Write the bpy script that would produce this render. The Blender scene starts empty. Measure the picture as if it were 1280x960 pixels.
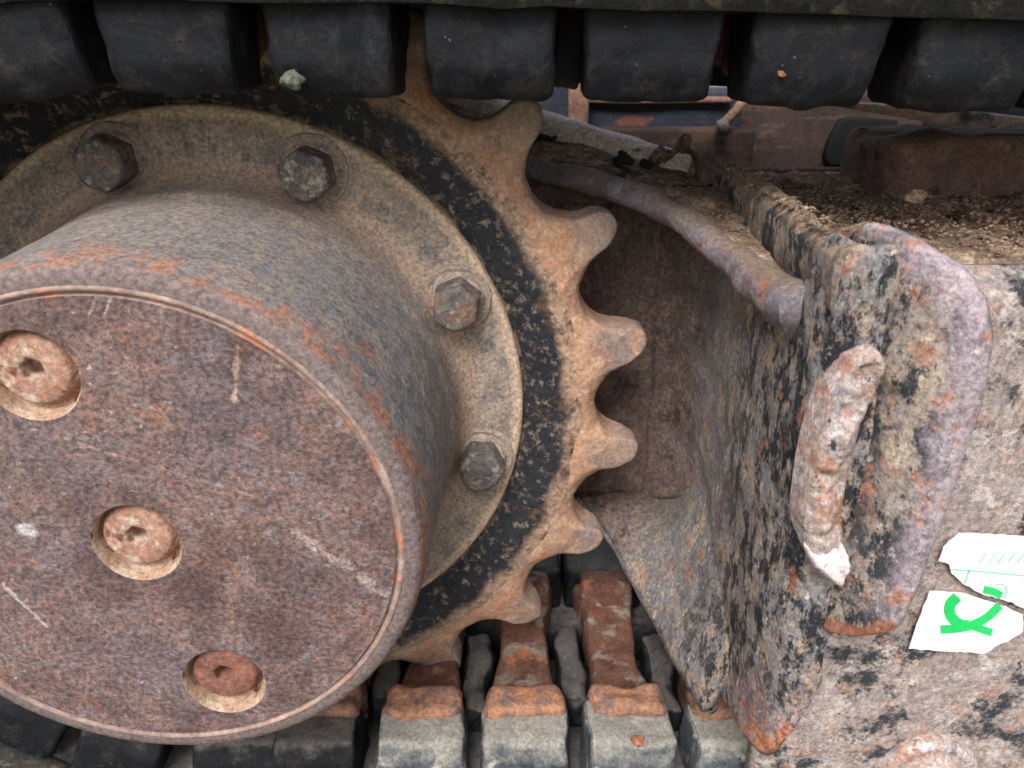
import bpy, bmesh, math, random
from mathutils import Vector, Matrix, noise
C = bpy.context.scene
COL = C.collection
R = math.radians
random.seed(7)
S = 0.1                      # modelling unit is a decimetre; meshes are written in metres

# ------------------------------------------------------------------ camera, sky, sun, exposure
CAMX, CAMD, CAMH, PITCH, FPX = 1.432, -2.498, 1.778, R(24.0), 985.0
cam = bpy.data.cameras.new('camera'); camo = bpy.data.objects.new('camera', cam); COL.objects.link(camo)
camo.location = (CAMX*S, CAMD*S, CAMH*S); camo.rotation_euler = (R(90)-PITCH, 0, 0)
cam.sensor_width = 36; cam.lens = FPX/1280*36; cam.clip_start = 0.01; cam.clip_end = 500
cam.dof.use_dof = True; cam.dof.focus_distance = 0.35; cam.dof.aperture_fstop = 17
C.camera = camo
w = bpy.data.worlds.new("World"); C.world = w; w.use_nodes = True
nt = w.node_tree; bg = nt.nodes['Background']
SUN_EL, SUN_AZ = R(48), R(196)            # azimuth clockwise from +Y
sky = nt.nodes.new('ShaderNodeTexSky'); sky.sky_type = 'NISHITA'; sky.sun_disc = False
sky.sun_elevation = SUN_EL; sky.sun_rotation = SUN_AZ; sky.air_density = 1.0; sky.dust_density = 4.0; sky.ozone_density = 0.6
hsv = nt.nodes.new('ShaderNodeHueSaturation'); hsv.inputs['Saturation'].default_value = .45     # thin overcast: a greyer sky
nt.links.new(sky.outputs[0], hsv.inputs['Color']); nt.links.new(hsv.outputs[0], bg.inputs[0]); bg.inputs[1].default_value = 0.105
sl = bpy.data.lights.new('sun', 'SUN'); sl.energy = 1.5; sl.angle = R(24); sl.color = (1, .98, .96)
so = bpy.data.objects.new('sun', sl); COL.objects.link(so)
sd = Vector((math.sin(SUN_AZ)*math.cos(SUN_EL), math.cos(SUN_AZ)*math.cos(SUN_EL), math.sin(SUN_EL)))
so.rotation_euler = sd.to_track_quat('Z', 'Y').to_euler()
C.view_settings.view_transform = 'Standard'; C.view_settings.look = 'None'
C.view_settings.gamma = 1; C.view_settings.exposure = 1.02

# ------------------------------------------------------------------ measuring: photo coordinates -> point at a given depth D (or side X / height H)
def pt(px, py, D=None, X=None, H=None):
    a, b = (px-640)/FPX, (py-480)/FPX
    v = Vector((a, math.cos(PITCH)+b*-math.sin(PITCH), -(math.sin(PITCH)+b*math.cos(PITCH))))
    c = Vector((CAMX, CAMD, CAMH))
    if D is not None: s = (D-CAMD)/v.y
    elif X is not None: s = (X-CAMX)/v.x
    else: s = (H-CAMH)/v.z
    return c+v*s

# ------------------------------------------------------------------ materials
def srgb(r, g, b):
    f = lambda c: (c/255/12.92) if c/255 <= .04045 else ((c/255+.055)/1.055)**2.4
    return (f(r), f(g*.99), f(min(255, b*1.02)), 1)

def mat(name, a, b, layers=(), rough=.75, scale=6, bump=.5, fine=1.0, metallic=0, stretch=(1, 1, 1), dust=None, spec=.3, coarse_h=.5, rnd=False):
    """a, b mottled together; layers = dicts(col, s, t, w, st, det, h, amt, r=(r0,r1)); dust = (colour, amount) lies on faces that look up"""
    m = bpy.data.materials.new(name); m.use_nodes = True
    N, L = m.node_tree.nodes, m.node_tree.links
    bs = N['Principled BSDF']; bs.inputs['Metallic'].default_value = metallic
    bs.inputs['Specular IOR Level'].default_value = spec
    tc = N.new('ShaderNodeTexCoord')
    src = tc.outputs['Object']
    if rnd:                  # each copy wears its own pattern
        oi = N.new('ShaderNodeObjectInfo'); vm = N.new('ShaderNodeVectorMath'); vm.operation = 'MULTIPLY_ADD'
        L.new(oi.outputs['Random'], vm.inputs[0]); vm.inputs[1].default_value = (3.1, 2.3, 4.7); L.new(tc.outputs['Object'], vm.inputs[2]); src = vm.outputs[0]
    def mapped(st, off):
        mp = N.new('ShaderNodeMapping'); mp.inputs['Scale'].default_value = [10*v for v in st]; mp.inputs['Location'].default_value = (off, off*.7, off*1.3)
        L.new(src, mp.inputs[0]); return mp.outputs[0]
    def nz(sc, det=6, rg=.6, st=(1, 1, 1), off=0., dist=0.):
        n = N.new('ShaderNodeTexNoise'); n.inputs['Scale'].default_value = sc; n.inputs['Detail'].default_value = det
        n.inputs['Roughness'].default_value = rg; n.inputs['Distortion'].default_value = dist
        L.new(mapped(st, off), n.inputs['Vector']); return n.outputs['Fac']
    def mth(op, x, y=None, clamp=False):
        n = N.new('ShaderNodeMath'); n.operation = op; n.use_clamp = clamp
        for i, v in enumerate((x, y)):
            if v is None: continue
            if isinstance(v, (int, float)): n.inputs[i].default_value = v
            else: L.new(v, n.inputs[i])
        return n.outputs[0]
    def step(x, t, wd):
        n = N.new('ShaderNodeMapRange'); n.interpolation_type = 'SMOOTHSTEP'
        n.inputs['From Min'].default_value = t-wd; n.inputs['From Max'].default_value = t+wd
        L.new(x, n.inputs['Value']); return n.outputs['Result']
    def mix(f, x, y):
        n = N.new('ShaderNodeMix'); n.data_type = 'RGBA'
        for k, v in ((0, f), (6, x), (7, y)):
            if isinstance(v, (int, float)): n.inputs[k].default_value = v
            elif isinstance(v, tuple): n.inputs[k].default_value = v
            else: L.new(v, n.inputs[k])
        return n.outputs[2]
    base = nz(scale, 9, .68, stretch, 3.1)
    col = mix(step(base, .5, .13), a, b)
    height = mth('MULTIPLY', base, coarse_h)
    rad = None
    for k, l in enumerate(layers):
        f = nz(l.get('s', 8), l.get('det', 7), l.get('rg', .62), l.get('st', (1, 1, 1)), 7.7*(k+1), l.get('dist', 0.))
        if 'r' in l:
            if rad is None:
                sx = N.new('ShaderNodeSeparateXYZ'); L.new(tc.outputs['Object'], sx.inputs[0])
                rad = mth('MULTIPLY', mth('SQRT', mth('ADD', mth('POWER', sx.outputs[0], 2.), mth('POWER', sx.outputs[2], 2.))), 10.)
            r0, r1 = l['r']; wb = l.get('wob', .05); ws = l.get('ws', .02)
            rr = mth('ADD', rad, mth('MULTIPLY', mth('SUBTRACT', nz(l.get('rs', 6), 6, .65, (1, 1, 1), 2.2*(k+1)), .5), wb))
            band = mth('MULTIPLY', step(rr, r0, ws), mth('SUBTRACT', 1., step(rr, r1, ws)))
            msk = mth('MULTIPLY', band, step(f, l.get('t', .2), l.get('w', .05)))
        elif 'seg' in l:          # a scratch between two points (object X, Z in dm) of a given half width
            ax_, az_, bx_, bz_, wd_ = l['seg']; s2_ = N.new('ShaderNodeSeparateXYZ'); L.new(tc.outputs['Object'], s2_.inputs[0])
            X_ = mth('SUBTRACT', mth('MULTIPLY', s2_.outputs[0], 10.), ax_); Z_ = mth('SUBTRACT', mth('MULTIPLY', s2_.outputs[2], 10.), az_)
            ux, uz = bx_-ax_, bz_-az_; q_ = ux*ux+uz*uz
            t_ = mth('ADD', mth('MULTIPLY', X_, ux/q_), mth('MULTIPLY', Z_, uz/q_), True)
            dx_ = mth('SUBTRACT', X_, mth('MULTIPLY', t_, ux)); dz_ = mth('SUBTRACT', Z_, mth('MULTIPLY', t_, uz))
            dd = mth('SQRT', mth('ADD', mth('MULTIPLY', dx_, dx_), mth('MULTIPLY', dz_, dz_)))
            dd = mth('ADD', dd, mth('MULTIPLY', mth('SUBTRACT', f, .5), l.get('wob', wd_*4)))
            msk = mth('SUBTRACT', 1., step(dd, wd_, wd_*.6))
        elif 'at' in l:           # a stain or scrape of its own place: centre, radius (object space, dm)
            vd = N.new('ShaderNodeVectorMath'); vd.operation = 'DISTANCE'
            mpn = N.new('ShaderNodeMapping'); mpn.inputs['Scale'].default_value = (10, 10, 10); L.new(tc.outputs['Object'], mpn.inputs[0])
            L.new(mpn.outputs[0], vd.inputs[0]); vd.inputs[1].default_value = l['at'][:3]
            dd = mth('ADD', vd.outputs['Value'], mth('MULTIPLY', mth('SUBTRACT', f, .5), l.get('wob', .2)))
            msk = mth('SUBTRACT', 1., step(dd, l['at'][3], l.get('ws', .05)))
        else:
            msk = step(f, l['t'], l.get('w', .03))
        if 'ymod' in l:
            sy = N.new('ShaderNodeSeparateXYZ'); L.new(tc.outputs['Object'], sy.inputs[0])
            yy = mth('ADD', mth('MULTIPLY', sy.outputs[1], 10.), mth('MULTIPLY', mth('SUBTRACT', f, .5), 1.2))
            msk = mth('MULTIPLY', msk, mth('SUBTRACT', 1., mth('MULTIPLY', step(yy, (l['ymod'][0]+l['ymod'][1])/2, (l['ymod'][1]-l['ymod'][0])/2), .85)))
        if 'ymin' in l:
            sy = N.new('ShaderNodeSeparateXYZ'); L.new(tc.outputs['Object'], sy.inputs[0])
            yy = mth('ADD', mth('MULTIPLY', sy.outputs[1], 10.), mth('MULTIPLY', mth('SUBTRACT', f, .5), .6))
            msk = mth('MULTIPLY', msk, step(yy, (l['ymin'][0]+l['ymin'][1])/2, (l['ymin'][1]-l['ymin'][0])/2))
        if l.get('h'): height = mth('ADD', height, mth('MULTIPLY', msk, l['h']))
        col = mix(mth('MULTIPLY', msk, l.get('amt', 1.)), col, l['col'])
    if dust:
        g = N.new('ShaderNodeNewGeometry'); s3 = N.new('ShaderNodeSeparateXYZ'); L.new(g.outputs['Normal'], s3.inputs[0])
        f = mth('ADD', s3.outputs[2], mth('MULTIPLY', mth('SUBTRACT', nz(9, 7, .65, off=1.9), .5), 1.4))
        col = mix(mth('MULTIPLY', step(f, dust[2] if len(dust) > 2 else .5, .3), dust[1]), col, dust[0])
    fn = nz(48, 5, .8, off=5.5)
    # grain: small light and dark flecks of the same surface
    hs = N.new('ShaderNodeHueSaturation'); L.new(col, hs.inputs['Color'])
    L.new(mth('ADD', mth('MULTIPLY', step(fn, .5, .18), .75*fine), 1-.375*fine), hs.inputs['Value']); col = hs.outputs[0]
    L.new(col, bs.inputs['Base Color'])
    L.new(mth('ADD', mth('MULTIPLY', base, .35), rough-.17, True), bs.inputs['Roughness'])
    height = mth('ADD', height, mth('MULTIPLY', fn, .35*fine))
    bp = N.new('ShaderNodeBump'); bp.inputs['Strength'].default_value = bump; bp.inputs['Distance'].default_value = .003
    L.new(height, bp.inputs['Height']); L.new(bp.outputs[0], bs.inputs['Normal'])
    return m

ORANGE = srgb(176, 108, 74); DKRUST = srgb(70, 46, 42); TAN = srgb(168, 144, 118); PALE = srgb(205, 195, 182)
BLACK = srgb(28, 31, 38); GREYBLUE = srgb(112, 116, 124); PURPLE = srgb(112, 88, 88)
M = {}
M['cover'] = mat('rusty_cover', srgb(132, 108, 98), srgb(112, 90, 84), [
    dict(col=srgb(124, 118, 118), s=15, t=.545, w=.03, det=12, rg=.82, amt=.7),
    dict(col=srgb(152, 106, 82), s=11, t=.57, w=.03, det=12, rg=.82, amt=.7),
    dict(col=srgb(186, 170, 158), s=26, t=.62, w=.02, det=8, rg=.8, amt=.85),
    dict(col=srgb(82, 62, 56), s=2.6, t=.55, w=.09, det=12, rg=.76, amt=.7),
    dict(col=srgb(96, 94, 104), s=2.2, t=.56, w=.12, det=6, amt=.35),
    dict(col=srgb(196, 178, 160), s=20, seg=(.02, .92, .09, 1.03, .006), wob=.03, amt=.6), dict(col=srgb(196, 178, 160), s=20, seg=(.07, .92, .12, 1.0, .005), wob=.03, amt=.6),
    dict(col=srgb(200, 170, 140), s=20, seg=(.50, .80, .46, .60, .009), wob=.05, amt=.7), dict(col=srgb(190, 178, 168), s=20, seg=(.62, .05, .98, -.28, .016), wob=.14, amt=.5),
    dict(col=srgb(190, 178, 168), s=20, seg=(-.56, -.20, -.44, -.40, .008), wob=.03, amt=.7), dict(col=srgb(210, 204, 200), s=18, at=(-.4, 0, .06, .03), wob=.08, ws=.02, amt=.8),
    dict(col=srgb(88, 64, 58), s=5, seg=(.30, .05, .18, -.5, .05), wob=.3, amt=.5), dict(col=srgb(172, 150, 136), s=26, seg=(-.3, .5, .5, .2, .004), wob=.05, amt=.4),
    dict(col=srgb(160, 148, 136), s=60, st=(.12, 1, 1), t=.66, w=.03, det=3, amt=.3),
    dict(col=srgb(76, 54, 52), s=14, at=(.17, 0, -.2, .12), wob=.35, ws=.09, amt=.7),
    dict(col=srgb(76, 54, 52), s=14, at=(-.13, 0, -.16, .13), wob=.35, ws=.09, amt=.65),
    dict(col=srgb(76, 54, 52), s=14, at=(.5, 0, -.42, .13), wob=.35, ws=.1, amt=.65),
    dict(col=srgb(82, 60, 58), s=9, r=(.83, .99), wob=.3, ws=.1, t=.5, w=.07, amt=.55),
    ], rough=.6, scale=11, bump=.75, fine=1.6, spec=.45)
M['housing'] = mat('grey_housing', srgb(108, 112, 116), srgb(136, 130, 120), [
    dict(col=srgb(92, 94, 98), s=9, t=.55, w=.04, det=11, rg=.8, amt=.8),
    dict(col=srgb(158, 138, 118), s=18, t=.56, w=.05, det=9, rg=.75, amt=.65),
    dict(col=srgb(112, 96, 90), s=7, r=(.9, 1.09), wob=.02, ws=.008, t=.3, w=.1, amt=.8),
    dict(col=srgb(158, 108, 84), s=11, r=(1.082, 1.104), wob=.03, ws=.006, rs=5, t=.5, w=.06, det=9, amt=.85),
    dict(col=srgb(170, 116, 88), s=9, t=.68, w=.03, det=9, rg=.74, amt=.8),
    dict(col=srgb(160, 138, 116), s=6, r=(1.15, 1.6), wob=.1, ws=.04, t=.3, w=.1, amt=.85),
    ], rough=.68, scale=14, bump=.6, fine=1.2, dust=(srgb(146, 130, 112), .3, .8))
M['flange'] = mat('dusty_flange', srgb(156, 140, 122), srgb(130, 120, 107), [
    dict(col=srgb(104, 102, 98), s=10, t=.56, w=.05, det=9, rg=.7, amt=.8),
    dict(col=srgb(184, 162, 134), s=5, r=(1.44, 1.6), wob=.06, ws=.02, t=.3, w=.1, amt=.8),
    dict(col=srgb(172, 150, 122), s=5, r=(.9, 1.24), wob=.06, ws=.02, t=.3, w=.1, amt=.8),
    dict(col=srgb(128, 66, 44), s=16, t=.735, w=.015, det=3),
    ], rough=.85, scale=9, bump=.45, fine=1.2)
M['band'] = mat('chipped_black_paint', BLACK, srgb(38, 40, 46), [
    dict(col=srgb(124, 114, 100), s=18, t=.545, w=.03, det=10, rg=.8, h=-.4),
    dict(col=srgb(170, 142, 116), s=8, r=(1.71, 1.9), wob=.14, ws=.03, t=.3, w=.05, amt=.95, h=-.4),
    dict(col=srgb(98, 78, 64), s=5, t=.60, w=.04, det=9, rg=.75, h=-.5),
    dict(col=srgb(146, 124, 102), s=9, r=(1.3, 1.505), wob=.05, ws=.01, t=.5, w=.05, amt=.8),
    dict(col=srgb(150, 84, 58), s=18, t=.71, w=.02, det=4),
    ], rough=.6, scale=10, bump=.7, spec=.4)
M['teeth'] = mat('worn_teeth_steel', srgb(176, 148, 124), srgb(152, 122, 100), [
    dict(col=srgb(110, 102, 100), s=4.2, r=(1.88, 2.5), wob=.25, ws=.06, t=.54, w=.07, det=8, rg=.65, amt=.85),
    dict(col=srgb(176, 126, 88), s=7, r=(1.6, 1.93), wob=.2, ws=.06, t=.46, w=.1, det=9, amt=.32),
    dict(col=srgb(184, 130, 90), s=8, t=.57, w=.07, det=9, rg=.7, amt=.55),
    dict(col=srgb(146, 134, 122), s=6, r=(1.98, 2.4), wob=.1, ws=.05, t=.45, w=.1, amt=.6),
    dict(col=srgb(192, 166, 138), s=14, t=.62, w=.04, det=8, amt=.6),
    ], rough=.72, scale=6, bump=.35, fine=.8)
M['bolt'] = mat('dark_bolt_steel', srgb(74, 72, 74), srgb(104, 98, 90), [
    dict(col=srgb(150, 142, 126), s=18, t=.54, w=.06, det=8, rg=.75, h=.2),
    dict(col=srgb(136, 104, 82), s=7, t=.58, w=.06, det=9, amt=.7)], rough=.6, scale=12, bump=.8, spec=.5, rnd=True)
M['plug'] = mat('pale_rust_plug', srgb(170, 138, 118), srgb(150, 110, 90), [
    dict(col=srgb(190, 176, 154), s=10, t=.56, w=.05, amt=.9),
    dict(col=srgb(110, 66, 48), s=8, t=.64, w=.04)], rough=.8, scale=10, bump=.5)
M['plug_dark'] = mat('brown_rust_plug', srgb(138, 94, 76), srgb(114, 82, 72), [
    dict(col=srgb(110, 66, 48), s=8, t=.62, w=.04)], rough=.75, scale=10, bump=.5)
M['recess'] = mat('pale_recess_wall', srgb(190, 170, 145), srgb(160, 130, 104), [
    dict(col=srgb(96, 58, 42), s=8, t=.60, w=.04)], rough=.8, scale=10, bump=.5)
M['lip'] = mat('worn_groove_lip', srgb(150, 130, 116), srgb(126, 106, 96), [
    dict(col=srgb(176, 122, 94), s=9, t=.6, w=.05), dict(col=srgb(172, 156, 144), s=5, t=.58, w=.06, amt=.8)], rough=.75, scale=12, bump=.3, fine=.6)
M['rubber'] = mat('black_rubber', srgb(18, 21, 27), srgb(11, 13, 18), [
    dict(col=srgb(52, 50, 46), s=7, t=.56, w=.08, det=11, rg=.78, amt=.7, h=.4), dict(col=srgb(64, 70, 78), s=4, st=(1, 1, .4), t=.64, w=.06, det=10, rg=.7, amt=.35),
    dict(col=srgb(105, 105, 98), s=38, t=.745, w=.012, det=2, amt=.7)], rough=.62, scale=7, bump=.5, spec=.25, dust=(srgb(110, 106, 98), .6, .75), rnd=True)
M['rubber_dusty'] = mat('dusty_grey_rubber', srgb(84, 89, 89), srgb(58, 64, 68), [
    dict(col=srgb(44, 50, 56), s=4, t=.57, w=.05, det=8, amt=.9),
    dict(col=srgb(150, 148, 138), s=11, t=.61, w=.05, det=8)], rough=.7, scale=7, bump=.5, spec=.35, dust=(srgb(150, 146, 132), .7, .5), rnd=True)
M['core'] = mat('rusty_core_iron', srgb(118, 84, 66), srgb(92, 62, 50), [
    dict(col=srgb(140, 128, 112), s=7, t=.58, w=.06, det=8),
    dict(col=srgb(170, 104, 64), s=6, t=.63, w=.06)], rough=.8, scale=7, bump=.9, rnd=True)
M['core_top'] = mat('bright_rust_iron', srgb(160, 116, 86), srgb(128, 96, 78), [
    dict(col=srgb(112, 92, 84), s=6, t=.58, w=.06), dict(col=srgb(180, 122, 76), s=9, t=.6, w=.05, amt=.8)], rough=.75, scale=9, bump=.7, rnd=True)
M['core_dark'] = mat('dark_core_iron', srgb(50, 46, 46), srgb(36, 36, 40), [
    dict(col=srgb(88, 66, 54), s=8, t=.6, w=.06), dict(col=srgb(112, 108, 100), s=20, t=.66, w=.04)], rough=.6, scale=9, bump=1.)
ST = (1.2, 1.0, .6)
M['web'] = mat('flaking_black_paint', srgb(138, 134, 128), srgb(118, 116, 116), [
    dict(col=srgb(164, 144, 120), s=11, st=ST, t=.54, w=.05, det=10, rg=.76, amt=.85),
    dict(col=srgb(38, 43, 49), s=10, st=ST, t=.53, w=.03, det=10, rg=.8, h=.3, ymod=(.5, 1.3)),
    dict(col=srgb(32, 37, 44), s=3, st=ST, t=.565, w=.025, det=12, rg=.84, h=.3, ymod=(.5, 1.2)),
    dict(col=srgb(168, 114, 84), s=10, st=ST, t=.62, w=.03, det=8, rg=.7, amt=.8),
    dict(col=srgb(188, 178, 160), s=15, st=ST, t=.62, w=.025, det=8, rg=.7, amt=.85),
    dict(col=srgb(150, 132, 130), s=8, at=(2.62, -.05, -1.1, .34), wob=.9, ws=.1, amt=.8),
    dict(col=srgb(184, 122, 86), s=13, at=(2.58, -.05, -1.15, .22), wob=1.3, ws=.06, amt=.9),
    dict(col=srgb(84, 66, 58), s=3, t=.2, w=.1, ymin=(1.3, 1.75), amt=.85),
    dict(col=srgb(124, 106, 88), s=9, t=.55, w=.05, det=10, rg=.75, ymin=(1.4, 1.6), amt=.7),
    dict(col=srgb(56, 44, 42), s=6, t=.58, w=.05, det=9, rg=.75, ymin=(1.4, 1.6), amt=.8)], rough=.72, scale=12, bump=.8, fine=1.3)
M['backwall'] = mat('brown_rust_plate', srgb(86, 66, 56), srgb(108, 84, 68), [
    dict(col=srgb(62, 48, 46), s=5, t=.55, w=.06, det=9, rg=.7, amt=.8),
    dict(col=srgb(128, 112, 92), s=8, t=.58, w=.05, det=9, rg=.72, amt=.7),
    dict(col=srgb(122, 62, 44), s=7, t=.68, w=.03)], rough=.85, scale=8, bump=.7)
M['front'] = mat('worn_rusty_front_plate', srgb(146, 130, 120), srgb(120, 110, 112), [
    dict(col=srgb(176, 166, 154), s=8, st=(1.4, 1, .8), t=.53, w=.06, det=10, rg=.74, amt=.8),
    dict(col=srgb(176, 118, 88), s=8, t=.56, w=.05, det=10, rg=.75, amt=.75),
    dict(col=srgb(136, 132, 142), s=4, t=.56, w=.08, det=8, amt=.6),
    dict(col=srgb(40, 46, 54), s=6, st=(1.5, 1, .7), t=.57, w=.02, det=11, rg=.75, h=.35),
    ], rough=.5, scale=10, bump=.6, spec=.5, fine=1.1)
M['rim'] = mat('bare_worn_rim_steel', srgb(168, 150, 146), srgb(142, 128, 130), [
    dict(col=srgb(184, 128, 98), s=6, t=.56, w=.06, det=10, rg=.75, amt=.8), dict(col=srgb(206, 200, 198), s=8, t=.58, w=.06, det=10, rg=.75, amt=.8),
    dict(col=srgb(120, 112, 122), s=4, t=.56, w=.07, det=9, amt=.6)], rough=.45, scale=9, bump=.6, spec=.55, fine=1.1)
M['weld'] = mat('pale_rust_weld', srgb(190, 178, 168), srgb(168, 148, 134), [
    dict(col=srgb(172, 122, 94), s=6, t=.54, w=.05, det=11, rg=.78, amt=.8), dict(col=srgb(216, 210, 204), s=8, t=.57, w=.05, det=10, rg=.76, amt=.8), dict(col=srgb(130, 126, 132), s=5, t=.6, w=.06),
    dict(col=srgb(44, 48, 54), s=8, t=.62, w=.02, det=10, rg=.75)], rough=.6, scale=11, bump=1., fine=1.2, spec=.45)
M['tongue'] = mat('orange_rusted_tip', srgb(150, 132, 132), srgb(128, 116, 122), [dict(col=srgb(182, 120, 84), s=7, t=.51, w=.05, det=10, rg=.75, amt=.9), dict(col=srgb(196, 186, 176), s=13, t=.6, w=.03, det=8, amt=.8)], rough=.55, scale=10, bump=.8, fine=1.2)
M['side'] = mat('patchy_side_plate', srgb(164, 150, 138), srgb(142, 132, 126), [
    dict(col=srgb(192, 182, 172), s=9, t=.55, w=.06, det=10, rg=.74, amt=.75),
    dict(col=srgb(158, 120, 98), s=8, t=.585, w=.05, det=9, amt=.6),
    dict(col=srgb(112, 112, 116), s=12, t=.6, w=.05, det=9, rg=.72, amt=.7),
    dict(col=srgb(44, 54, 60), s=3.6, t=.565, w=.035, det=13, rg=.8, h=.4),
    ], rough=.6, scale=10, bump=.75, spec=.4, fine=1.2)
M['whitepaint'] = mat('white_paint_patch', srgb(222, 214, 210), srgb(200, 190, 186), [dict(col=srgb(150, 136, 132), s=9, t=.57, w=.05, det=9, rg=.75)], rough=.5, scale=10, bump=.6)
M['apron'] = mat('grey_blue_bare_plate', srgb(128, 126, 128), srgb(112, 112, 118), [
    dict(col=srgb(150, 144, 136), s=9, t=.55, w=.06, det=10, rg=.74, amt=.8), dict(col=srgb(92, 72, 66), s=4, t=.66, w=.03, det=8), dict(col=srgb(52, 60, 70), s=6, t=.63, w=.03, det=9, amt=.7)], rough=.6, scale=9, bump=.6, fine=1.1)
M['dirt'] = mat('dry_dirt', srgb(146, 126, 104), srgb(118, 98, 80), [
    dict(col=srgb(176, 156, 130), s=8, t=.56, w=.06, det=9, rg=.75),
    dict(col=srgb(58, 44, 36), s=6, t=.6, w=.05, det=9)], rough=.95, scale=9, bump=1., spec=.1, fine=1.3)
M['ridge'] = mat('dirt_caked_steel', srgb(134, 122, 108), srgb(108, 98, 92), [
    dict(col=srgb(46, 48, 52), s=5, st=ST, t=.55, w=.03, det=10, rg=.76, h=.3), dict(col=srgb(172, 150, 124), s=9, t=.6, w=.04, det=8),
    dict(col=srgb(156, 98, 70), s=6, t=.64, w=.03, det=8)], rough=.9, scale=8, bump=1., fine=1.2, dust=(srgb(150, 130, 106), .85, .55))
M['edge'] = mat('blue_grey_plate_edge', srgb(122, 118, 122), srgb(100, 90, 90), [
    dict(col=srgb(132, 120, 112), s=6, t=.55, w=.05, det=8, rg=.7), dict(col=srgb(128, 74, 58), s=6, t=.61, w=.04, det=8)], rough=.65, scale=6, bump=.8, dust=(srgb(130, 112, 90), .7, .7))
M['palerim'] = mat('pale_dusty_rim', srgb(236, 228, 214), srgb(214, 202, 182), [
    dict(col=srgb(96, 80, 66), s=8, st=(.5, 1, 1), t=.62, w=.03, det=8)], rough=.8, scale=7, bump=.6)
M['lump'] = mat('brown_rust_bracket', srgb(118, 90, 76), srgb(98, 78, 68), [
    dict(col=srgb(130, 112, 94), s=5, t=.58, w=.06, det=8), dict(col=srgb(58, 50, 50), s=8, t=.62, w=.05)], rough=.75, scale=6, bump=.8, dust=(srgb(128, 108, 86), .7, .6))
M['chassis'] = mat('dark_blue_chassis_paint', srgb(42, 48, 60), srgb(54, 58, 68), [
    dict(col=srgb(112, 76, 58), s=3, st=(.6, 1, 1.3), t=.63, w=.03, det=7)], rough=.6, scale=4, bump=.3)
M['chassis_brown'] = mat('brown_chassis_rust', srgb(66, 52, 46), srgb(52, 42, 40), [
    dict(col=srgb(86, 68, 56), s=3, st=(.5, 1, 3), t=.56, w=.06)], rough=.85, scale=4, bump=.5)
M['tanbar'] = mat('tan_primer_strip', srgb(150, 118, 96), srgb(122, 92, 74), [], rough=.7, scale=8, bump=.3)
M['palestrip'] = mat('pale_pink_strip', srgb(196, 172, 152), srgb(160, 144, 130), [
    dict(col=srgb(84, 88, 84), s=4, t=.63, w=.06)], rough=.6, scale=5, bump=.3)
M['darkhole'] = mat('painted_hole_shade', srgb(12, 12, 14), srgb(18, 17, 18), [], rough=.8, scale=5, bump=.3)  # near-black colour paints in the shade inside the chassis openings
M['sticker'] = mat('white_sticker', srgb(236, 238, 234), srgb(226, 230, 226), [dict(col=srgb(176, 166, 150), s=8, t=.66, w=.05, amt=.6)], rough=.4, scale=3, bump=.03, fine=.1, spec=.4)
M['green'] = mat('green_sticker_ink', srgb(36, 196, 96), srgb(30, 186, 88), [], rough=.4, scale=3, bump=.03, fine=.15)
M['thin_green'] = mat('pale_green_ink', srgb(130, 212, 170), srgb(120, 204, 160), [], rough=.4, scale=3, bump=.03, fine=.1)
M['leaf'] = mat('dry_leaf', srgb(122, 116, 92), srgb(98, 74, 56), [dict(col=srgb(150, 146, 124), s=8, t=.6)], rough=.7, scale=8, bump=.6)
M['grime'] = mat('grimy_belt_edge', srgb(58, 56, 50), srgb(40, 42, 44), [dict(col=srgb(104, 94, 76), s=8, t=.57, w=.06, det=9, rg=.75)], rough=.85, scale=8, bump=1.)
M['clod'] = mat('dark_mud', srgb(52, 46, 38), srgb(38, 34, 30), [dict(col=srgb(86, 78, 60), s=12, t=.6)], rough=.95, scale=12, bump=1.)
M['chip'] = mat('lichen_chip', srgb(122, 134, 112), srgb(96, 100, 88), [], rough=.9, scale=12, bump=1.)
M['grit'] = mat('orange_grit', srgb(190, 128, 86), srgb(150, 100, 72), [], rough=.9, scale=12, bump=1.)
M['ground'] = mat('ground_soil', srgb(92, 84, 74), srgb(72, 66, 58), [dict(col=srgb(120, 130, 96), s=.15, t=.5, w=.1)], rough=.95, scale=2, bump=.6)

# ------------------------------------------------------------------ mesh helpers (coordinates: X right, D depth, H up, in decimetres)
def link(name, verts, faces, material, parent=None, smooth=True, origin=(0, 0, 0)):
    me = bpy.data.meshes.new(name)
    o_ = Vector(origin)
    me.from_pydata([tuple((Vector(v)-o_)*S) for v in verts], [], faces)
    me.materials.append(material)
    me.validate(); me.update()
    bm = bmesh.new(); bm.from_mesh(me); bmesh.ops.recalc_face_normals(bm, faces=bm.faces); bm.to_mesh(me); bm.free()
    if smooth: me.polygons.foreach_set('use_smooth', [True]*len(me.polygons))
    o = bpy.data.objects.new(name, me); COL.objects.link(o)
    o.location = o_*S
    if parent is not None:
        o.parent = parent
        o.location = o_*S-parent.matrix_world.translation if parent.type != 'EMPTY' else o_*S-Vector(parent.location)
    return o

def thing(name, label, cat, loc=(0, 0, 0), group=None):
    o = bpy.data.objects.new(name, None); COL.objects.link(o); o.location = Vector(loc)*S; o.empty_display_size = .02
    o['label'] = label; o['category'] = cat
    if group: o['group'] = group
    return o

def tag(o, label, cat, group=None):
    o['label'] = label; o['category'] = cat
    if group: o['group'] = group
    return o

def fbm(v, sc, oct_=4):
    v = Vector(v)*sc; a, s, f = 0., 1., 1.
    for _ in range(oct_):
        a += s*noise.noise(v*f); s *= .5; f *= 2.1
    return a

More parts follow.
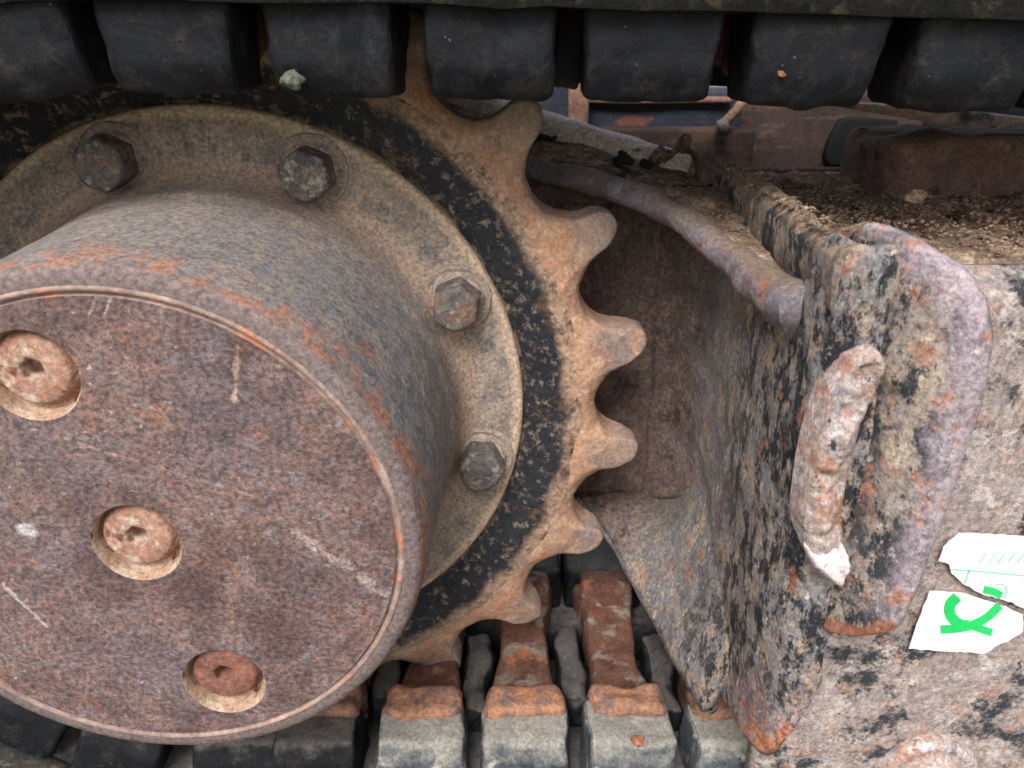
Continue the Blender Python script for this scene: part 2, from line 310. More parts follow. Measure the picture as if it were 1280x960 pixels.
def rough_up(verts, amp, sc, seed=0):
    sh = Vector((seed*3.1, seed*1.7, seed*2.3)); out = []
    for v in verts:
        v = Vector(v)
        n = Vector((fbm(v+sh, sc), fbm(v+sh+Vector((9, 4, 2)), sc), fbm(v+sh+Vector((3, 8, 5)), sc)))
        out.append(v+n*amp)
    return out

def lathe(prof, n=256, cx=0, ch=0, dev=None):
    """profile (r, D) turned about an axis along D"""
    V, F = [], []
    for i in range(n):
        a = 2*math.pi*i/n; ca, sa = math.cos(a), math.sin(a)
        for (r, d) in prof: V.append(Vector((cx+r*ca, d, ch+r*sa)))
    k = len(prof)
    for i in range(n):
        j = (i+1) % n
        for q in range(k-1): F.append((i*k+q, i*k+q+1, j*k+q+1, j*k+q))
    return V, F

def resample(pts, step):
    out = []
    for a, b in zip(pts[:-1], pts[1:]):
        a, b = Vector(a), Vector(b); n = max(1, int((b-a).length/step))
        for i in range(n): out.append(a.lerp(b, i/n))
    out.append(Vector(pts[-1])); return out

def spline(pts, n=8, closed=False):
    P = [Vector(p) for p in pts]; m = len(P); out = []
    rng = range(m) if closed else range(m-1)
    for i in rng:
        p1, p2 = P[i], P[(i+1) % m]
        p0 = P[i-1] if (closed or i > 0) else p1*2-p2
        p3 = P[(i+2) % m] if (closed or i+2 < m) else p2*2-p1
        for k in range(n):
            t = k/n
            out.append(.5*((2*p1)+(p2-p0)*t+(2*p0-5*p1+4*p2-p3)*t*t+(3*p1-p0-3*p2+p3)*t*t*t))
    if not closed: out.append(P[-1])
    return out

def rbox(hx, hy, hz, r, n=9, taper=(1, 1), amp=0., sc=3., seed=0, bow=0.):
    """rounded block, half sizes; taper = x,y scale at the -z end"""
    def g(h):
        rr = min(r, h*.99); inner = [(-h+rr)+(2*h-2*rr)*i/(n-1) for i in range(n)]
        e = [rr*(1-math.cos(a)) for a in (0, R(35), R(65))]
        return [-h+e[0], -h+e[1], -h+e[2]]+inner+[h-e[2], h-e[1], h-e[0]]
    gx, gy, gz = g(hx), g(hy), g(hz); idx = {}; V = []; F = []
    L = (len(gx), len(gy), len(gz))
    def vid(i, j, k):
        key = (i, j, k)
        if key not in idx:
            p = Vector((gx[i], gy[j], gz[k])); rx, ry, rz = min(r, hx*.99), min(r, hy*.99), min(r, hz*.99)
            q = Vector((max(-hx+rx, min(hx-rx, p.x)), max(-hy+ry, min(hy-ry, p.y)), max(-hz+rz, min(hz-rz, p.z))))
            d = p-q
            if d.length > 1e-9:
                dn = Vector((d.x/rx, d.y/ry, d.z/rz)).normalized(); p = q+Vector((dn.x*rx, dn.y*ry, dn.z*rz))
            t = (p.z+hz)/(2*hz); p.x *= taper[0]+(1-taper[0])*t; p.y *= taper[1]+(1-taper[1])*t
            p.z += bow*(p.x/hx)**2
            idx[key] = len(V); V.append(p)
        return idx[key]
    for ax in range(3):
        b, c = [a for a in range(3) if a != ax]
        for side in (0, L[ax]-1):
            for u in range(L[b]-1):
                for v in range(L[c]-1):
                    q = []
                    for (du, dv) in ((0, 0), (1, 0), (1, 1), (0, 1)):
                        t = [0, 0, 0]; t[ax] = side; t[b] = u+du; t[c] = v+dv; q.append(vid(*t))
                    F.append(tuple(q))
    if amp: V = rough_up(V, amp, sc, seed)
    return V, F

def slab(outline, th, bev, to3d, jit=.0, seed=0, inner=0):
    """solid plate: closed outline in the plate plane (u, v); to3d(u, v, d): d=0 front .. th back. Edges rounded by bev"""
    O = [Vector((p[0], p[1])) for p in outline]; n = len(O)
    area = sum(O[i].x*O[(i+1) % n].y-O[(i+1) % n].x*O[i].y for i in range(n))
    if area < 0: O.reverse()
    Nn = []
    for i in range(n):
        t = (O[(i+1) % n]-O[i-1]).normalized(); Nn.append(Vector((-t.y, t.x)))
    V, F, rings = [], [], []
    steps = [0, 18, 36, 54, 72, 90]
    bf = bev if callable(bev) else (lambda p: bev)
    lv = [(1-math.sin(R(a)), 1-math.cos(R(a)), 0) for a in steps]+[(1-math.sin(R(a)), -(1-math.cos(R(a))), th) for a in reversed(steps)]
    for (kin, kd, base) in lv:
        ring = []
        for i in range(n):
            bv_ = bf(O[i]); d = base+kd*bv_
            p = O[i]+Nn[i]*(kin*bv_)
            if jit: 
                j = fbm((p.x, p.y, d+seed), 6)*jit; p = p+Nn[i]*j
            ring.append(len(V)); V.append(Vector(to3d(p.x, p.y, d)))
        rings.append(ring)
    for a, b in zip(rings[:-1], rings[1:]):
        for i in range(n): F.append((a[i], a[(i+1) % n], b[(i+1) % n], b[i]))
    F.append(tuple(rings[0])); F.append(tuple(reversed(rings[-1])))
    return V, F

def tube(path, rad, n=14, squash=1., amp=0., sc=4., seed=0, caps=True):
    P = [Vector(p) for p in path]; V, F = [], []
    ax = (P[-1]-P[0]).normalized(); ref = Vector((0, 0, 1)) if abs(ax.z) < .6 else Vector((0, 1, 0))
    for i, p in enumerate(P):
        t = (P[min(i+1, len(P)-1)]-P[max(i-1, 0)]).normalized()
        u = t.cross(ref).normalized(); v = t.cross(u).normalized()
        r = rad(i/(len(P)-1)) if callable(rad) else rad
        for k in range(n):
            a = 2*math.pi*k/n; V.append(p+u*(r*math.cos(a))+v*(r*squash*math.sin(a)))
    for i in range(len(P)-1):
        for k in range(n):
            F.append((i*n+k, i*n+(k+1) % n, (i+1)*n+(k+1) % n, (i+1)*n+k))
    if caps: F.append(tuple(range(n))); F.append(tuple((len(P)-1)*n+k for k in range(n)))
    if amp: V = rough_up(V, amp, sc, seed)
    return V, F

def join(*parts):
    V, F = [], []
    for v, f in parts:
        o = len(V); V += list(v); F += [tuple(i+o for i in q) for q in f]
    return V, F

def loft(A, B, nu, nv, up=0., amp=0., sc=4., th=.1, seed=0):
    """solid sheet between polylines A and B (equal counts)"""
    A = spline(A, nu); B = spline(B, nu); m = len(A); V, F = [], []
    for lay in (0, 1):
        for i in range(m):
            for j in range(nv+1):
                t = j/nv; p = A[i].lerp(B[i], t)
                if lay == 0:
                    p = p+Vector((0, 0, up*math.sin(math.pi*min(1, max(0, t)))**.5))
                    if amp: p = p+Vector((0, 0, fbm(p+Vector((seed, 0, 0)), sc)*amp*(1 if 0 < j < nv else .3)))
                else: p = p-Vector((0, 0, th))
                V.append(p)
    k = nv+1; off = m*k
    for i in range(m-1):
        for j in range(nv):
            a, b, c, d = i*k+j, i*k+j+1, (i+1)*k+j+1, (i+1)*k+j
            F.append((a, b, c, d)); F.append((d+off, c+off, b+off, a+off))
    for i in range(m-1):
        F.append((i*k, (i+1)*k, (i+1)*k+off, i*k+off)); F.append((i*k+nv, i*k+nv+off, (i+1)*k+nv+off, (i+1)*k+nv))
    for j in range(nv):
        F.append((j, j+off, j+1+off, j+1)); e = (m-1)*k; F.append((e+j, e+j+1, e+j+1+off, e+j+off))
    return V, F

def mound(outline, depth, to3d, step=.02, amp=.01, sc=3., th=.3, seed=0):
    """plate or blob with a sculpted front: depth(dist_to_edge, u, v) gives how far the face lies behind its highest plane"""
    O = [Vector((p[0], p[1])) for p in outline]; n = len(O)
    u0, u1 = min(p.x for p in O)-step, max(p.x for p in O)+step; v0, v1 = min(p.y for p in O)-step, max(p.y for p in O)+step
    nu, nv = int((u1-u0)/step)+1, int((v1-v0)/step)+1; V, st = [], []
    for i in range(nu+1):
        for j in range(nv+1):
            p = Vector((u0+i*step, v0+j*step)); ins = False; best = 9; bp = None
            for k in range(n):
                a, b = O[k], O[(k+1) % n]
                if (a.y > p.y) != (b.y > p.y) and p.x < (b.x-a.x)*(p.y-a.y)/(b.y-a.y)+a.x: ins = not ins
                ab = b-a; t = max(0, min(1, (p-a).dot(ab)/max(ab.length_squared, 1e-9))); q = a+ab*t; d = (p-q).length
                if d < best: best, bp = d, q
            if ins:
                w_ = depth(best, p.x, p.y); f = min(1, best/.04)
                w_ += (fbm((p.x, seed, p.y), sc)*amp+fbm((p.x, seed+5, p.y), sc*4)*amp*.35)*f
                V.append(Vector(to3d(p.x, p.y, w_))); st.append(1)
            else: V.append(Vector(to3d(bp.x, bp.y, th))); st.append(0)
    F = []; k = nv+1
    for i in range(nu):
        for j in range(nv):
            q = (i*k+j, (i+1)*k+j, (i+1)*k+j+1, i*k+j+1)
            if sum(st[a] for a in q) > 0: F.append(q)
    used = sorted({a for q in F for a in q}); m_ = {a: b for b, a in enumerate(used)}
    return [V[a] for a in used], [tuple(m_[a] for a in q) for q in F]
def rnd_edge(b):
    return lambda d, u, v: (lambda bb: bb-math.sqrt(max(0, bb*bb-max(0, bb-d)**2)))(b(u, v) if callable(b) else b)

# ================================================================== GROUND
V = []; F = []; n = 40; gz = -2.75
xs = [-3000, -800, -200, -60]+[-20+40*i/30 for i in range(31)]+[60, 200, 800, 3000]
for y in xs:
    for x in xs: V.append(Vector((x, y, gz+(fbm((x, y, 0), .5)*.12 if abs(x) < 30 and abs(y) < 30 else 0))))
k = len(xs)
for i in range(k-1):
    for j in range(k-1): F.append((i*k+j, i*k+j+1, (i+1)*k+j+1, (i+1)*k+j))
g = link('ground', V, F, M['ground']); g['kind'] = 'structure'

# ================================================================== DRIVE SPROCKET (axis through 0,0 along D)
spr = thing('drive_sprocket', 'rusty drive sprocket with worn teeth and a big round bolted hub cover', 'sprocket')

THP = 1.893                 # plug line angle, up positive
plugs = [(0, 0), (.733*math.cos(THP), .733*math.sin(THP)), (-.733*math.cos(THP), -.733*math.sin(THP))]
PR = .172
def cover_mesh():
    bm = bmesh.new(); loops = []
    n = 200
    ring = [bm.verts.new((.985*math.cos(2*math.pi*i/n), 0, .985*math.sin(2*math.pi*i/n))) for i in range(n)]
    es = [bm.edges.new((ring[i], ring[(i+1) % n])) for i in range(n)]
    for (x, h) in plugs:
        m_ = 48; rr = [bm.verts.new((x+PR*math.cos(2*math.pi*i/m_), 0, h+PR*math.sin(2*math.pi*i/m_))) for i in range(m_)]
        es += [bm.edges.new((rr[i], rr[(i+1) % m_])) for i in range(m_)]
    bmesh.ops.triangle_fill(bm, use_beauty=True, use_dissolve=False, edges=es)
    V = [v.co.copy() for v in bm.verts]; bm.verts.index_update(); F = [tuple(v.index for v in f.verts) for f in bm.faces]
    bm.free(); return V, F
cv = cover_mesh()
cover = link('cover_plate', *cv, M['cover'], spr, smooth=False)
# groove and its raised bright lip
link('groove_ring', *lathe([(.985, 0), (.987, .022), (.995, .022), (1.0, .003), (1.008, -.002), (1.015, .0), (1.02, .005)], 300), M['lip'], spr)

for i, (x, h) in enumerate(plugs):
    prof = [(PR, 0), (PR-.004, .006), (PR-.008, .05), (PR-.014, .085), (PR-.03, .09)]
    V, F = lathe(prof, 64, x, h)
    V = [v+Vector((fbm(v, 14)*.006, 0, fbm(v+Vector((5, 5, 5)), 14)*.006))*(1 if v.y > .003 else 0) for v in V]
    link('recess_wall', V, F, M['recess'], spr, origin=(x, 0, h))
    # plug disc with hexagonal socket
    n = 72; V, F = [], []
    def hexr(a, r=.046): 
        q = (a+.3) % (math.pi/3)-math.pi/6; return r*math.cos(math.pi/6)/math.cos(q)
    rings = [(lambda a: .158, .088), (lambda a: .142, .082), (lambda a: .136, .052), (lambda a: .130, .042), (lambda a: .122, .036), (lambda a: .075, .033), (lambda a: hexr(a)+.012, .034), (lambda a: hexr(a)+.004, .035), (lambda a: hexr(a), .040), (lambda a: hexr(a)-.001, .046), (lambda a: hexr(a)-.002, .118), (lambda a: hexr(a)-.006, .124), (lambda a: .001, .124)]
    for fr, d in rings:
        for q in range(n):
            a = 2*math.pi*q/n; r = fr(a); V.append(Vector((x+r*math.cos(a), d+(fbm((x+r*math.cos(a), i, h+r*math.sin(a)), 16)*.008 if .065 < r < .13 else 0), h+r*math.sin(a))))
    for k_ in range(len(rings)-1):
        for q in range(n): F.append((k_*n+q, k_*n+(q+1) % n, (k_+1)*n+(q+1) % n, (k_+1)*n+q))
    V = [v+Vector((-.012, 0, .008)) for v in V]
    pl = link('plug', V, F, M['plug_dark' if i == 2 else 'plug'], spr, origin=(x, 0, h))
    pl['label'] = ['pale rusty socket plug in the middle of the hub cover', 'pale rusty socket plug near the left edge of the hub cover', 'brown socket plug near the bottom of the hub cover'][i]

# housing: rim, side wall, fillet to flange
prof = [(1.02, .004), (1.045, .004), (1.068, .010), (1.082, .024), (1.088, .045), (1.092, .07), (1.098, .10), (1.104, .16)]
for i in range(14):
    t = (i+1)/14; prof.append((1.104+.03*t, .16+.74*t))
prof += [(1.138, .93), (1.146, .96), (1.150, 1.0), (1.152, 1.05), (1.160, 1.10), (1.176, 1.15), (1.20, 1.185), (1.23, 1.205), (1.26, 1.214)]
V, F = lathe(prof, 360)
V = [v*1.0+Vector((v.x, 0, v.z)).normalized()*(fbm(v, 2.2)*.006+fbm(v, 11)*.0035)*(1 if v.y > .05 else .3) for v in V]
link('hub_housing', V, F, M['housing'], spr)

# flange
prof = [(1.255, 1.2145)]+[(1.26+.19*i/12, 1.215) for i in range(13)]+[(1.462, 1.206), (1.474, 1.207), (1.484, 1.214), (1.490, 1.226), (1.492, 1.27)]
V, F = lathe(prof, 360)
V = [v+Vector((0, fbm(v, 3)*.006+fbm(v, 14)*.003, 0)) for v in V]
link('mounting_flange', V, F, M['flange'], spr)

# black band
prof = [(1.47, 1.262)]+[(1.488+.27*t, 1.252-.115*math.sin(t*1.75)**1.0) for t in [i/16 for i in range(17)]]
prof += [(1.79, 1.148)]
V, F = lathe(prof, 420)
V = [v+Vector((0, fbm(v, 3)*.010+fbm(v, 12)*.005, 0)) for v in V]
link('black_band', V, F, M['band'], spr)

# toothed rim: one sector per tooth
NT = 21; THT = .7543; PA = 2*math.pi/NT
RV, RT = 1.862, 2.14
def tooth_outline(a):       # a in -PA/2..PA/2 ; radius of the outline
    # valley: circle radius rc centred at r = RV+rc on the sector edges ; tip: rounded
    s = (PA/2-abs(a)); rc = .218; cr = RV+rc
    y = cr*math.sin(s); 
    if y < rc*.985: rv = cr*math.cos(s)-math.sqrt(rc*rc-y*y)
    else: rv = 9
    tipw = .085; x = RT*abs(a)
    rt = RT-.06*(x/tipw)**2.6 if x < tipw*1.6 else 9
    k = .012
    m_ = min(rv, rt)
    h_ = max(0, min(1, .5+.5*(rt-rv)/.05)) if rv < 8 and rt < 8 else (1 if rv < rt else 0)
    return (rt*(1-h_)+rv*h_-.05*h_*(1-h_)*.5) if (rv < 8 and rt < 8) else m_
na, nr = 56, 22
ZF, ZB = 1.145, 1.45
def sector(idx):
    V, F = [], []; ac = THT+PA*idx
    rnd = random.Random(idx); wear = rnd.uniform(-.02, .012); lean = rnd.uniform(-.01, .02)
    for i in range(na+1):
        a = -PA/2+PA*i/na; R0 = tooth_outline(a)
        if R0 > RV+.02: R0 += wear*min(1, (R0-RV)/.15)
        col_ = []
        for j in range(nr+1):           # front, inner radius to edge
            t = j/nr; t = 1-(1-t)**1.5; r = 1.76+(R0-.032-1.76)*t; col_.append((r, 0))
        for q in range(1, 8):           # rounded edge front
            th = q/7*math.pi/2; col_.append((R0-.032+.032*math.sin(th), .034*(1-math.cos(th))))
        for q in range(1, 5): col_.append((R0+.004*math.sin(q/5*math.pi), .034+(ZB-ZF-.068)*q/5))
        for q in range(0, 8):
            th = q/7*math.pi/2; col_.append((R0-.032*(1-math.cos(th)), ZB-ZF-.034*(1-math.sin(th))))
        for j in range(1, 6): col_.append((R0-.032+(1.76-R0+.032)*j/5, ZB-ZF))
        for (r, d) in col_:
            # thickness: tooth thins towards the tip, front face slopes back
            tt = max(0, (r-1.80)/(RT-1.80)); sl = .10*tt**1.3
            # shoulder hollow along the valleys
            edge = max(0, 1-(R0-r)/.13); hol = .045*edge**2*(1-min(1, max(0, R0-RV)/.2))
            dd = ZF+d
            f = 1-d/(ZB-ZF); dd += sl*f+hol*f-(sl*.8)*(1-f)
            A = ac+a+lean*tt
            p = Vector((r*math.cos(A), dd, r*math.sin(A)))
            q = 1.0 if r > 1.8 else .6
            nn = Vector((fbm(p, 2.6)*.008+fbm(p, 14)*.004, fbm(p+Vector((3, 3, 3)), 3)*.012+fbm(p, 13)*.006, fbm(p+Vector((7, 1, 3)), 2.6)*.008+fbm(p+Vector((2, 2, 2)), 14)*.004))
            w_ = min(1, (PA/2-abs(a))/(PA*.04)+0.0) if False else 1
            V.append(p+nn*q)
    k = len(V)//(na+1)
    for i in range(na):
        for j in range(k-1): F.append((i*k+j, (i+1)*k+j, (i+1)*k+j+1, i*k+j+1))
    return V, F
for idx in range(NT):
    V, F = sector(idx)
    # smooth normals that run on over the cuts: taken from the joined neighbours by symmetry of the valley bottom
    o = link('tooth', V, F, M['teeth'], spr)
# web disc behind, closes the casting
V, F = lathe([(1.0, 1.42), (1.3, 1.44), (1.74, 1.44), (1.765, 1.44), (1.765, 1.2)], 180); link('sprocket_web', V, F, M['teeth'], spr)

# bolts
RB_, THB = 1.305, 1.864
for k_ in range(9):
    a = THB-2*math.pi/9*k_; bx, bh = RB_*math.cos(a), RB_*math.sin(a)
    rnd = random.Random(k_+40); rot = rnd.uniform(0, 1)
    # washer face / seat with raised ring
    prof = [(.175, 1.225), (.168, 1.200), (.158, 1.194), (.148, 1.198), (.14, 1.206), (.132, 1.196), (.126, 1.182), (.118, 1.176), (.04, 1.176)]
    V, F = lathe(prof, 60, bx, bh); V = rough_up(V, .004, 12, k_)
    bo = link('bolt', V, F, M['flange'], spr, origin=(bx, 1.2, bh))
    n = 60; V, F = [], []
    def hx(a_, r=.124):
        q = (a_+rot) % (math.pi/3)-math.pi/6; return r*math.cos(math.pi/6)/math.cos(q)
    def blend(a_, m_, r=.124): return hx(a_, r)*(1-m_)+r*.93*m_
    rings = [(0, 1.0, 1.19), (0, 1.0, 1.12), (.05, 1.0, 1.075), (.25, .985, 1.052), (.55, .95, 1.036), (.85, .88, 1.026), (1, .75, 1.020), (1, .5, 1.018), (1, .25, 1.018), (1, .01, 1.018)]
    for (m_, s_, d) in rings:
        for q in range(n):
            aa = 2*math.pi*q/n; r = blend(aa, m_)*s_; p = Vector((bx+r*math.cos(aa), d, bh+r*math.sin(aa)))
            p += Vector((fbm(p, 9)*.004, fbm(p+Vector((k_, 0, 0)), 16)*.010, fbm(p+Vector((3, 3, 3)), 9)*.004)); V.append(p)
    for r_ in range(len(rings)-1):
        for q in range(n): F.append((r_*n+q, r_*n+(q+1) % n, (r_+1)*n+(q+1) % n, (r_+1)*n+q))
    hd = link('bolt_head', V, F, M['bolt'], None, origin=(bx, 1.2, bh)); hd.parent = bo; hd.location = (0, 0, 0)

# ================================================================== RUBBER TRACK
trk = thing('rubber_track', 'black rubber crawler track with square drive lugs and rusty iron cores around the sprocket', 'crawler track')
PRAD = 1.9
def frame_at(region, x=0, ang=0):
    """matrix: local u along track, D depth, local z = inward"""
    if region == 'top':
        h = PRAD-.02*x; return Matrix.Translation(Vector((x, 0, h))*S) @ Matrix.Rotation(R(1.1), 4, 'Y') @ Matrix.Rotation(math.pi, 4, 'Y')
    if region == 'bottom': return Matrix.Translation(Vector((x, 0, -PRAD))*S)
    # arc: ang measured from +x, point at ang, inward = -radial
    p = Vector((PRAD*math.cos(ang), 0, PRAD*math.sin(ang)))*S
    return Matrix.Translation(p) @ Matrix.Rotation(-(ang+math.pi/2), 4, 'Y')
PIT = .555
mods = []
for k_ in range(-7, 5):
    x = 1.92+PIT*k_ if k_ > -4 else None
    if k_ >= -3: mods.append(('top', 1.92+PIT*k_, 0, k_))
s0 = 1.92-PIT*3            # arc length left to x=0
for k_ in range(1, 18):
    s = PIT*k_-s0
    if s < 0: continue
    if s < math.pi*PRAD: mods.append(('arc', 0, math.pi/2+s/PRAD, 100+k_))
for k_ in range(-3, 4): mods.append(('bottom', 2.06+PIT*k_, 0, 200+k_))
mods = [m_ for m_ in mods if not (m_[0] == 'arc' and m_[2] > 3*math.pi/2-.1)]
mods.append(('arc', 0, 3*math.pi/2-.02/1.9, 300))
lugA = [rbox(.235, .27, .24, .075, 7, (1.0, 1.0), .010, 3, s_) for s_ in range(3)]
def mesh_of(name, vf, m_):
    me = bpy.data.meshes.new(name); me.from_pydata([tuple(Vector(v)*S) for v in vf[0]], [], vf[1]); me.materials.append(m_); me.update()
    me.polygons.foreach_set('use_smooth', [True]*len(me.polygons)); return me
def lug_vf(s_, w=.216):
    V, F = rbox(w, .17, .17, .034, 10, (1., 1.), 0, 3, s_)
    out = []
    for v in V:
        t = (v.z+.17)/.34       # 0 at belt, 1 at tip
        x = v.x*(1.08-.08*t); y = v.y+.03*(1-t)*(-1 if v.y < 0 else 1)
        # hollowed lower face: sloping chamfer near the tip on the outer side
        if v.y < 0: y += max(0, t-.7)*.16*min(1, -v.y/.15)
        p = Vector((x, y+.60, v.z+.145)); out.append(p)
    return rough_up(rough_up(out, .020, 2.6, s_), .010, 9, s_+5), F
lug_m = [mesh_of('drive_lug', lug_vf(s_), M['rubber']) for s_ in range(4)]
lugd_m = [mesh_of('drive_lug_dusty', lug_vf(s_+9, .228), M['rubber_dusty']) for s_ in range(3)]
inn_m = mesh_of('inner_lug', (lambda V, F: ([v+Vector((0, 2.12, .15)) for v in V], F))(*rbox(.266, .24, .18, .06, 6, (1, 1), .01, 3, 5)), M['rubber'])
def core_vf(s_, waist=.78):
    V, F = rbox(.19, .52, .12, .05, 9, (1, 1), 0)
    V = [Vector((v.x*(waist+(1-waist)*abs(v.y/.5)**1.5+.12*fbm((v.y, s_, 1), 3)), v.y+1.40, v.z+.045+.07*abs(v.y/.5)**2)) for v in V]
    return rough_up(V, .022, 5, s_), F
core_m = [mesh_of('core_bar', core_vf(s_), M['core']) for s_ in range(3)]
def captop(s_):
    V, F = rbox(.205, .10, .05, .045, 9, (1, 1), 0)
    return rough_up([v+Vector((0, .74, .325)) for v in V], .024, 6, s_), F
cap_m = [mesh_of('core_horn', captop(s_), M['core_top']) for s_ in range(3)]
kn_m = mesh_of('core_knob', (lambda V, F: (rough_up([Vector((v.x*(1-.25*v.z/.2), v.y+.86, v.z+.09)) for v in V], .03, 8, 3), F))(*rbox(.055, .12, .20, .04, 8)), M['core_dark'])
horn_m = [mesh_of('guide_horn', (lambda V, F: (rough_up([v+Vector((0, 1.80, .18)) for v in V], .018, 6, s_), F))(*rbox(.17, .10, .17, .05, 9, (1, 1))), M['core']) for s_ in range(2)]
webl_m = [mesh_of('tread_web', (lambda V, F: (rough_up([v+Vector((0, 1.15+.06*s_, .05)) for v in V], .04, 4, s_), F))(*rbox(.085, .34, .13, .06, 8)), M['rubber']) for s_ in range(2)]
def place(name, me, mtx, du=0.):
    o = bpy.data.objects.new(name, me); COL.objects.link(o); o.parent = trk
    o.matrix_local = mtx @ Matrix.Translation((du*S, 0, 0)); return o
for (reg, x, ang, k_) in mods:
    mt = frame_at(reg, x, ang); low = reg == 'bottom' 
    place('drive_lug', (lugd_m[k_ % 3] if (low and x > .6) else lug_m[k_ % 4]), mt)
    place('inner_lug', inn_m, mt)
    if reg != 'top': place('tread_web', webl_m[k_ % 2], mt, PIT/2)
    b = place('core_bar', core_m[k_ % 3] if low else core_m[k_ % 3], mt)
    if reg == 'bottom' or (reg == 'arc' and math.sin(ang) < -.2):
        place('core_horn', cap_m[k_ % 3], mt); place('guide_horn', horn_m[k_ % 2], mt)
    elif k_ in (0, 1): place('core_knob', kn_m, mt, .265 if k_ == 0 else .31)
# belt: closed band round the outside with an inner tie strip at each edge
def belt(d0, d1, r0, r1, name, m_, seed=0):
    path = []
    for i in range(46): path.append((7-7*i/45, 1, None))
    for i in range(1, 60): path.append((None, None, math.pi/2+math.pi*i/60))
    for i in range(46): path.append((7*i/45, -1, None))
    sec = [(d0, r0), ((d0+d1)/2, r0), (d1, r0), (d1, r1), ((d0+d1)/2, r1), (d0, r1)]
    V, F = [], []
    for (x, sg, a) in path:
        for (d, r) in sec:
            if a is None: p = Vector((x, d, sg*r-(.02*x if sg > 0 else 0)))
            else: p = Vector((r*math.cos(a), d, r*math.sin(a)))
            p += Vector((0, fbm(p, 3)*.02, fbm(p+Vector((4, 4, 4)), 4)*.012)); V.append(p)
    k = len(sec)
    for i in range(len(path)-1):
        for j in range(k): F.append((i*k+j, i*k+(j+1) % k, (i+1)*k+(j+1) % k, (i+1)*k+j))
    return link(name, V, F, m_, trk)
belt(.40, 1.02, 1.885, 2.35, 'outer_belt_band', M['rubber'])
belt(1.72, 2.45, 1.885, 2.35, 'inner_belt_band', M['rubber'])
belt(.45, 2.4, 2.20, 2.36, 'belt_carcass', M['rubber'])
belt(.36, .44, 1.885, 2.3, 'belt_edge_strip', M['grime'])

# ================================================================== TRACK FRAME
frm = thing('track_frame', 'flaking black steel track frame end with bent bracket and torn white sticker', 'machine frame', (2.6, 1, -1))
# back wall + curved web, one bent plate
plan = spline([(-.6, 1.88), (.6, 1.88), (1.6, 1.86), (2.1, 1.80), (2.33, 1.74), (2.45, 1.56), (2.48, 1.2), (2.48, .7), (2.485, .25), (2.505, .06), (2.56, -.035), (2.64, -.062), (2.69, -.066)], 10)
plan = [Vector((p.x, p.y)) for p in plan]
TH = .13
def web_part(i0, i1, top, bot, rows, m_, name, amp=.008, edge_round=True):
    P = plan[i0:i1+1]; n = len(P); loop = []
    nrm = []
    for i in range(n):
        gi = i0+i; t = (plan[min(gi+1, len(plan)-1)]-plan[max(gi-1, 0)]).normalized(); nrm.append(Vector((-t.y, t.x)))   # towards outside (right/back)
    for i in range(n): loop.append((P[i], i))
    out = [(p, i) for p, i in loop]+[(P[i]+nrm[i]*TH, i) for i in reversed(range(n))]
    V, F = [], []
    for r in range(rows+1):
        t = r/rows
        for q, (p, i) in enumerate(out):
            T, B = top(P[i]), bot(P[i]); h = T+(B-T)*t
            e = 0
            if edge_round:
                dist = min(t*(T-B), (1-t)*(T-B)); e = max(0, 1-dist/.05)*.03
            pp = p+(nrm[i]*e if q < n else -nrm[i]*e)
            v = Vector((pp.x, pp.y, h)); v += Vector((fbm(v, 2.5)*amp*1.4+fbm(v, 11)*amp*.5, fbm(v+Vector((5, 5, 5)), 2.5)*amp, fbm(v+Vector((2, 5, 7)), 5)*amp)); V.append(v)
    k = len(out)
    for r in range(rows):
        for j in range(k): F.append((r*k+j, r*k+(j+1) % k, (r+1)*k+(j+1) % k, (r+1)*k+j))
    F.append(tuple(range(k))); F.append(tuple(rows*k+j for j in reversed(range(k))))
    return link(name, V, F, m_, frm)
ib = next(i for i, p in enumerate(plan) if p.x > 2.25)
web_part(0, ib, lambda p: .95+max(0, 2.1-p.x)*.3, lambda p: -1.08, 60, M['web'], 'back_wall')
def wtop(p): return 1.17-.03*max(0, p.y-1) if p.y < 2 else 1.0
def wbot(p): return -1.32 if p.y > .5 else -1.32+(.5-p.y)*.36+.42*max(0, min(1, (p.x-2.5)/.19))**2
web_part(ib, len(plan)-1, lambda p: .86+.30*min(1, max(0, (.35-p.y)/.2)), wbot, 80, M['web'], 'side_web', .010)
# low apron: the web's lower run towards the back
A = [pt(722, 622, D=1.76), pt(760, 668, D=1.62), pt(805, 745, D=1.25), pt(850, 822, D=.85), pt(890, 886, D=.5)]
B = [Vector((2.2, 1.80, -.95)), Vector((2.44, 1.62, -.80)), Vector((2.56, 1.25, -.48)), Vector((2.57, .9, -.52)), Vector((2.57, .45, -1.0))]
A2, B2 = spline(A, 10), spline(B, 10); nv = 18; V, F = [], []
for a, b in zip(A2, B2):
    c = Vector((min(b.x-.016, 2.474), b.y, b.z+(a.z-b.z)*.5))
    for j in range(nv+1):
        t = j/nv; p = b.lerp(c, t).lerp(c.lerp(a, t), t)
        p += Vector((fbm(p, 3)*.012, fbm(p+Vector((4, 4, 4)), 3)*.012, 0))*(1 if j else 0); V.append(p)
for i in range(len(A2)-1):
    for j in range(nv): F.append((i*(nv+1)+j, (i+1)*(nv+1)+j, (i+1)*(nv+1)+j+1, i*(nv+1)+j+1))
ap = link('apron_plate', V, F, M['web'], frm); sm = ap.modifiers.new('thickness', 'SOLIDIFY'); sm.thickness = .006; sm.offset = -1
V, F = tube(A2, .03, 12, 1., .010, 6, 3); link('apron_lip', V, F, M['apron'], frm)
# rusty ledge along the foot of the back wall
V, F = tube(resample([(0.2, 1.76, -1.0), pt(700, 632, D=1.76), pt(800, 645, D=1.72), pt(838, 640, D=1.66)], .05), .05, 12, 1.2, .03, 6, 4); link('rust_ledge', V, F, M['lump'], frm)
